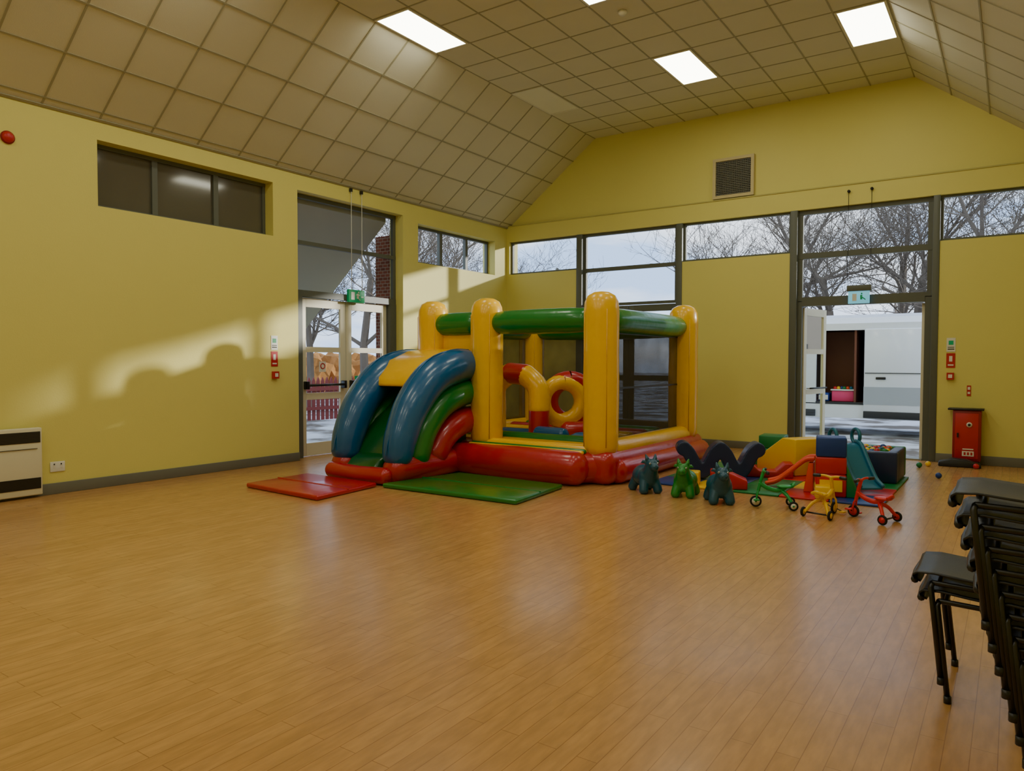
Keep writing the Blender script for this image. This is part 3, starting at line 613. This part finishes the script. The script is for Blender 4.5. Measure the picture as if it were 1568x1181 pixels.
def tree_mesh(seed,H):
    rnd=random.Random(seed); vs=[];fs=[]
    def seg(a,b,ra,rb,n):
        d=(b-a).normalized(); u=d.orthogonal().normalized(); w=d.cross(u); o=len(vs)
        for p,r in((a,ra),(b,rb)):
            for k in range(n):
                t=2*math.pi*k/n; vs.append(p+u*math.cos(t)*r+w*math.sin(t)*r)
        for k in range(n): fs.append((o+k,o+(k+1)%n,o+n+(k+1)%n,o+n+k))
    def grow(p,d,L,r,lev):
        ns=4 if lev<3 else 3; q=p; rr=r; ch=[]
        for i in range(ns):
            d=(d+Vector((rnd.uniform(-1,1),rnd.uniform(-1,1),rnd.uniform(-.6,.9)))*(.13+.05*lev)).normalized()
            q2=q+d*L/ns; r2=rr*(.84 if lev else .9); seg(q,q2,rr,r2,6 if lev<2 else 3); q=q2; rr=r2; ch.append((q.copy(),d.copy(),rr))
        if lev>=4: return
        for i,(c,dd,cr) in enumerate(ch):
            if lev==0 and i<1: continue
            for j in range(2 if lev<3 or i==ns-1 else 1):
                s=Vector((rnd.uniform(-1,1),rnd.uniform(-1,1),rnd.uniform(-.2,.6))).normalized()
                nd=(dd*.7+s*.85).normalized(); grow(c,nd,L*rnd.uniform(.5,.72),max(cr*.55,.007),lev+1)
    grow(Vector((0,0,-.1)),Vector((0,0,1)),H*.45,H*.016,0)
    me=bpy.data.meshes.new("bare_tree_%d"%seed); me.from_pydata(vs,[],fs); me.materials.append(BARK); me.update(); return me
TM=[tree_mesh(3,11),tree_mesh(8,12),tree_mesh(15,10)]
TP=[(-9.2,29,0,.9),(-7.2,30,1,1.1),(-5.0,27,2,1.0),(-3.0,30,0,1.1),(-1.0,27,1,1.0),(1.6,31,2,1.1),(3.6,29,0,1.0),(-4.2,36,1,1.1),
    (-16,15.6,1,.75),(-18.6,15.5,2,.9),(-17.5,19.6,0,.85),(-20,22,1,1.0),(-16,22.5,2,.8)]
for i,(x,y,k,s) in enumerate(TP):
    o=bpy.data.objects.new("bare_tree",TM[k]); o.location=(x,y,-.05); o.rotation_euler=(0,0,i*1.7); o.scale=(s,s,s); bpy.context.collection.objects.link(o)
g=G(); g.tube([(-15.1,25,-.05),(-15.1,25,4.75),(-14.9,25,4.97),(-14.4,25,5.03)],[.07,.05,.045,.04],BASE,n=10,sub=3); g.box(-14.6,-14.1,24.9,25.1,4.98,5.08,BLKMET,bev=.03); g.obj("street_lamp")

# ---------------------------------------------------------------- sun, sky, camera
d=Vector((-.665,-.716,-.2155)).normalized()
s=bpy.data.lights.new("sun","SUN"); s.energy=5; s.angle=math.radians(2.0); s.color=(1,.96,.88)
so=bpy.data.objects.new("sun",s); so.rotation_euler=d.to_track_quat('-Z','Y').to_euler(); bpy.context.collection.objects.link(so)
w=bpy.data.worlds.new("sky"); bpy.context.scene.world=w; w.use_nodes=True; nt=w.node_tree; bg=nt.nodes["Background"]
tc=nt.nodes.new("ShaderNodeTexCoord"); mp=nt.nodes.new("ShaderNodeMapping"); mp.inputs["Scale"].default_value=(1,1,3.5)
n=nt.nodes.new("ShaderNodeTexNoise"); n.inputs["Scale"].default_value=3.6; n.inputs["Detail"].default_value=6
r=nt.nodes.new("ShaderNodeValToRGB"); r.color_ramp.elements[0].position=.42; r.color_ramp.elements[0].color=(.38,.55,.86,1); r.color_ramp.elements[1].position=.60; r.color_ramp.elements[1].color=(.84,.90,1.0,1)
nt.links.new(tc.outputs["Generated"],mp.inputs[0]); nt.links.new(mp.outputs[0],n.inputs["Vector"]); nt.links.new(n.outputs["Fac"],r.inputs[0]); nt.links.new(r.outputs[0],bg.inputs[0]); bg.inputs[1].default_value=2.5

f,th,p,ro=1116.3,.60318,.033284,.002304
F=Vector((-math.sin(th)*math.cos(p),math.cos(th)*math.cos(p),-math.sin(p))); R=Vector((math.cos(th),math.sin(th),0)); U=R.cross(F)
R,U=R*math.cos(ro)+U*math.sin(ro),-R*math.sin(ro)+U*math.cos(ro)
cam=bpy.data.cameras.new("camera"); cam.sensor_width=36; cam.lens=36*f/1568; cam.clip_end=300
co=bpy.data.objects.new("camera",cam); M=Matrix((R,U,-F)).transposed().to_4x4(); M.translation=(0,0,1.45); co.matrix_world=M
bpy.context.collection.objects.link(co); bpy.context.scene.camera=co
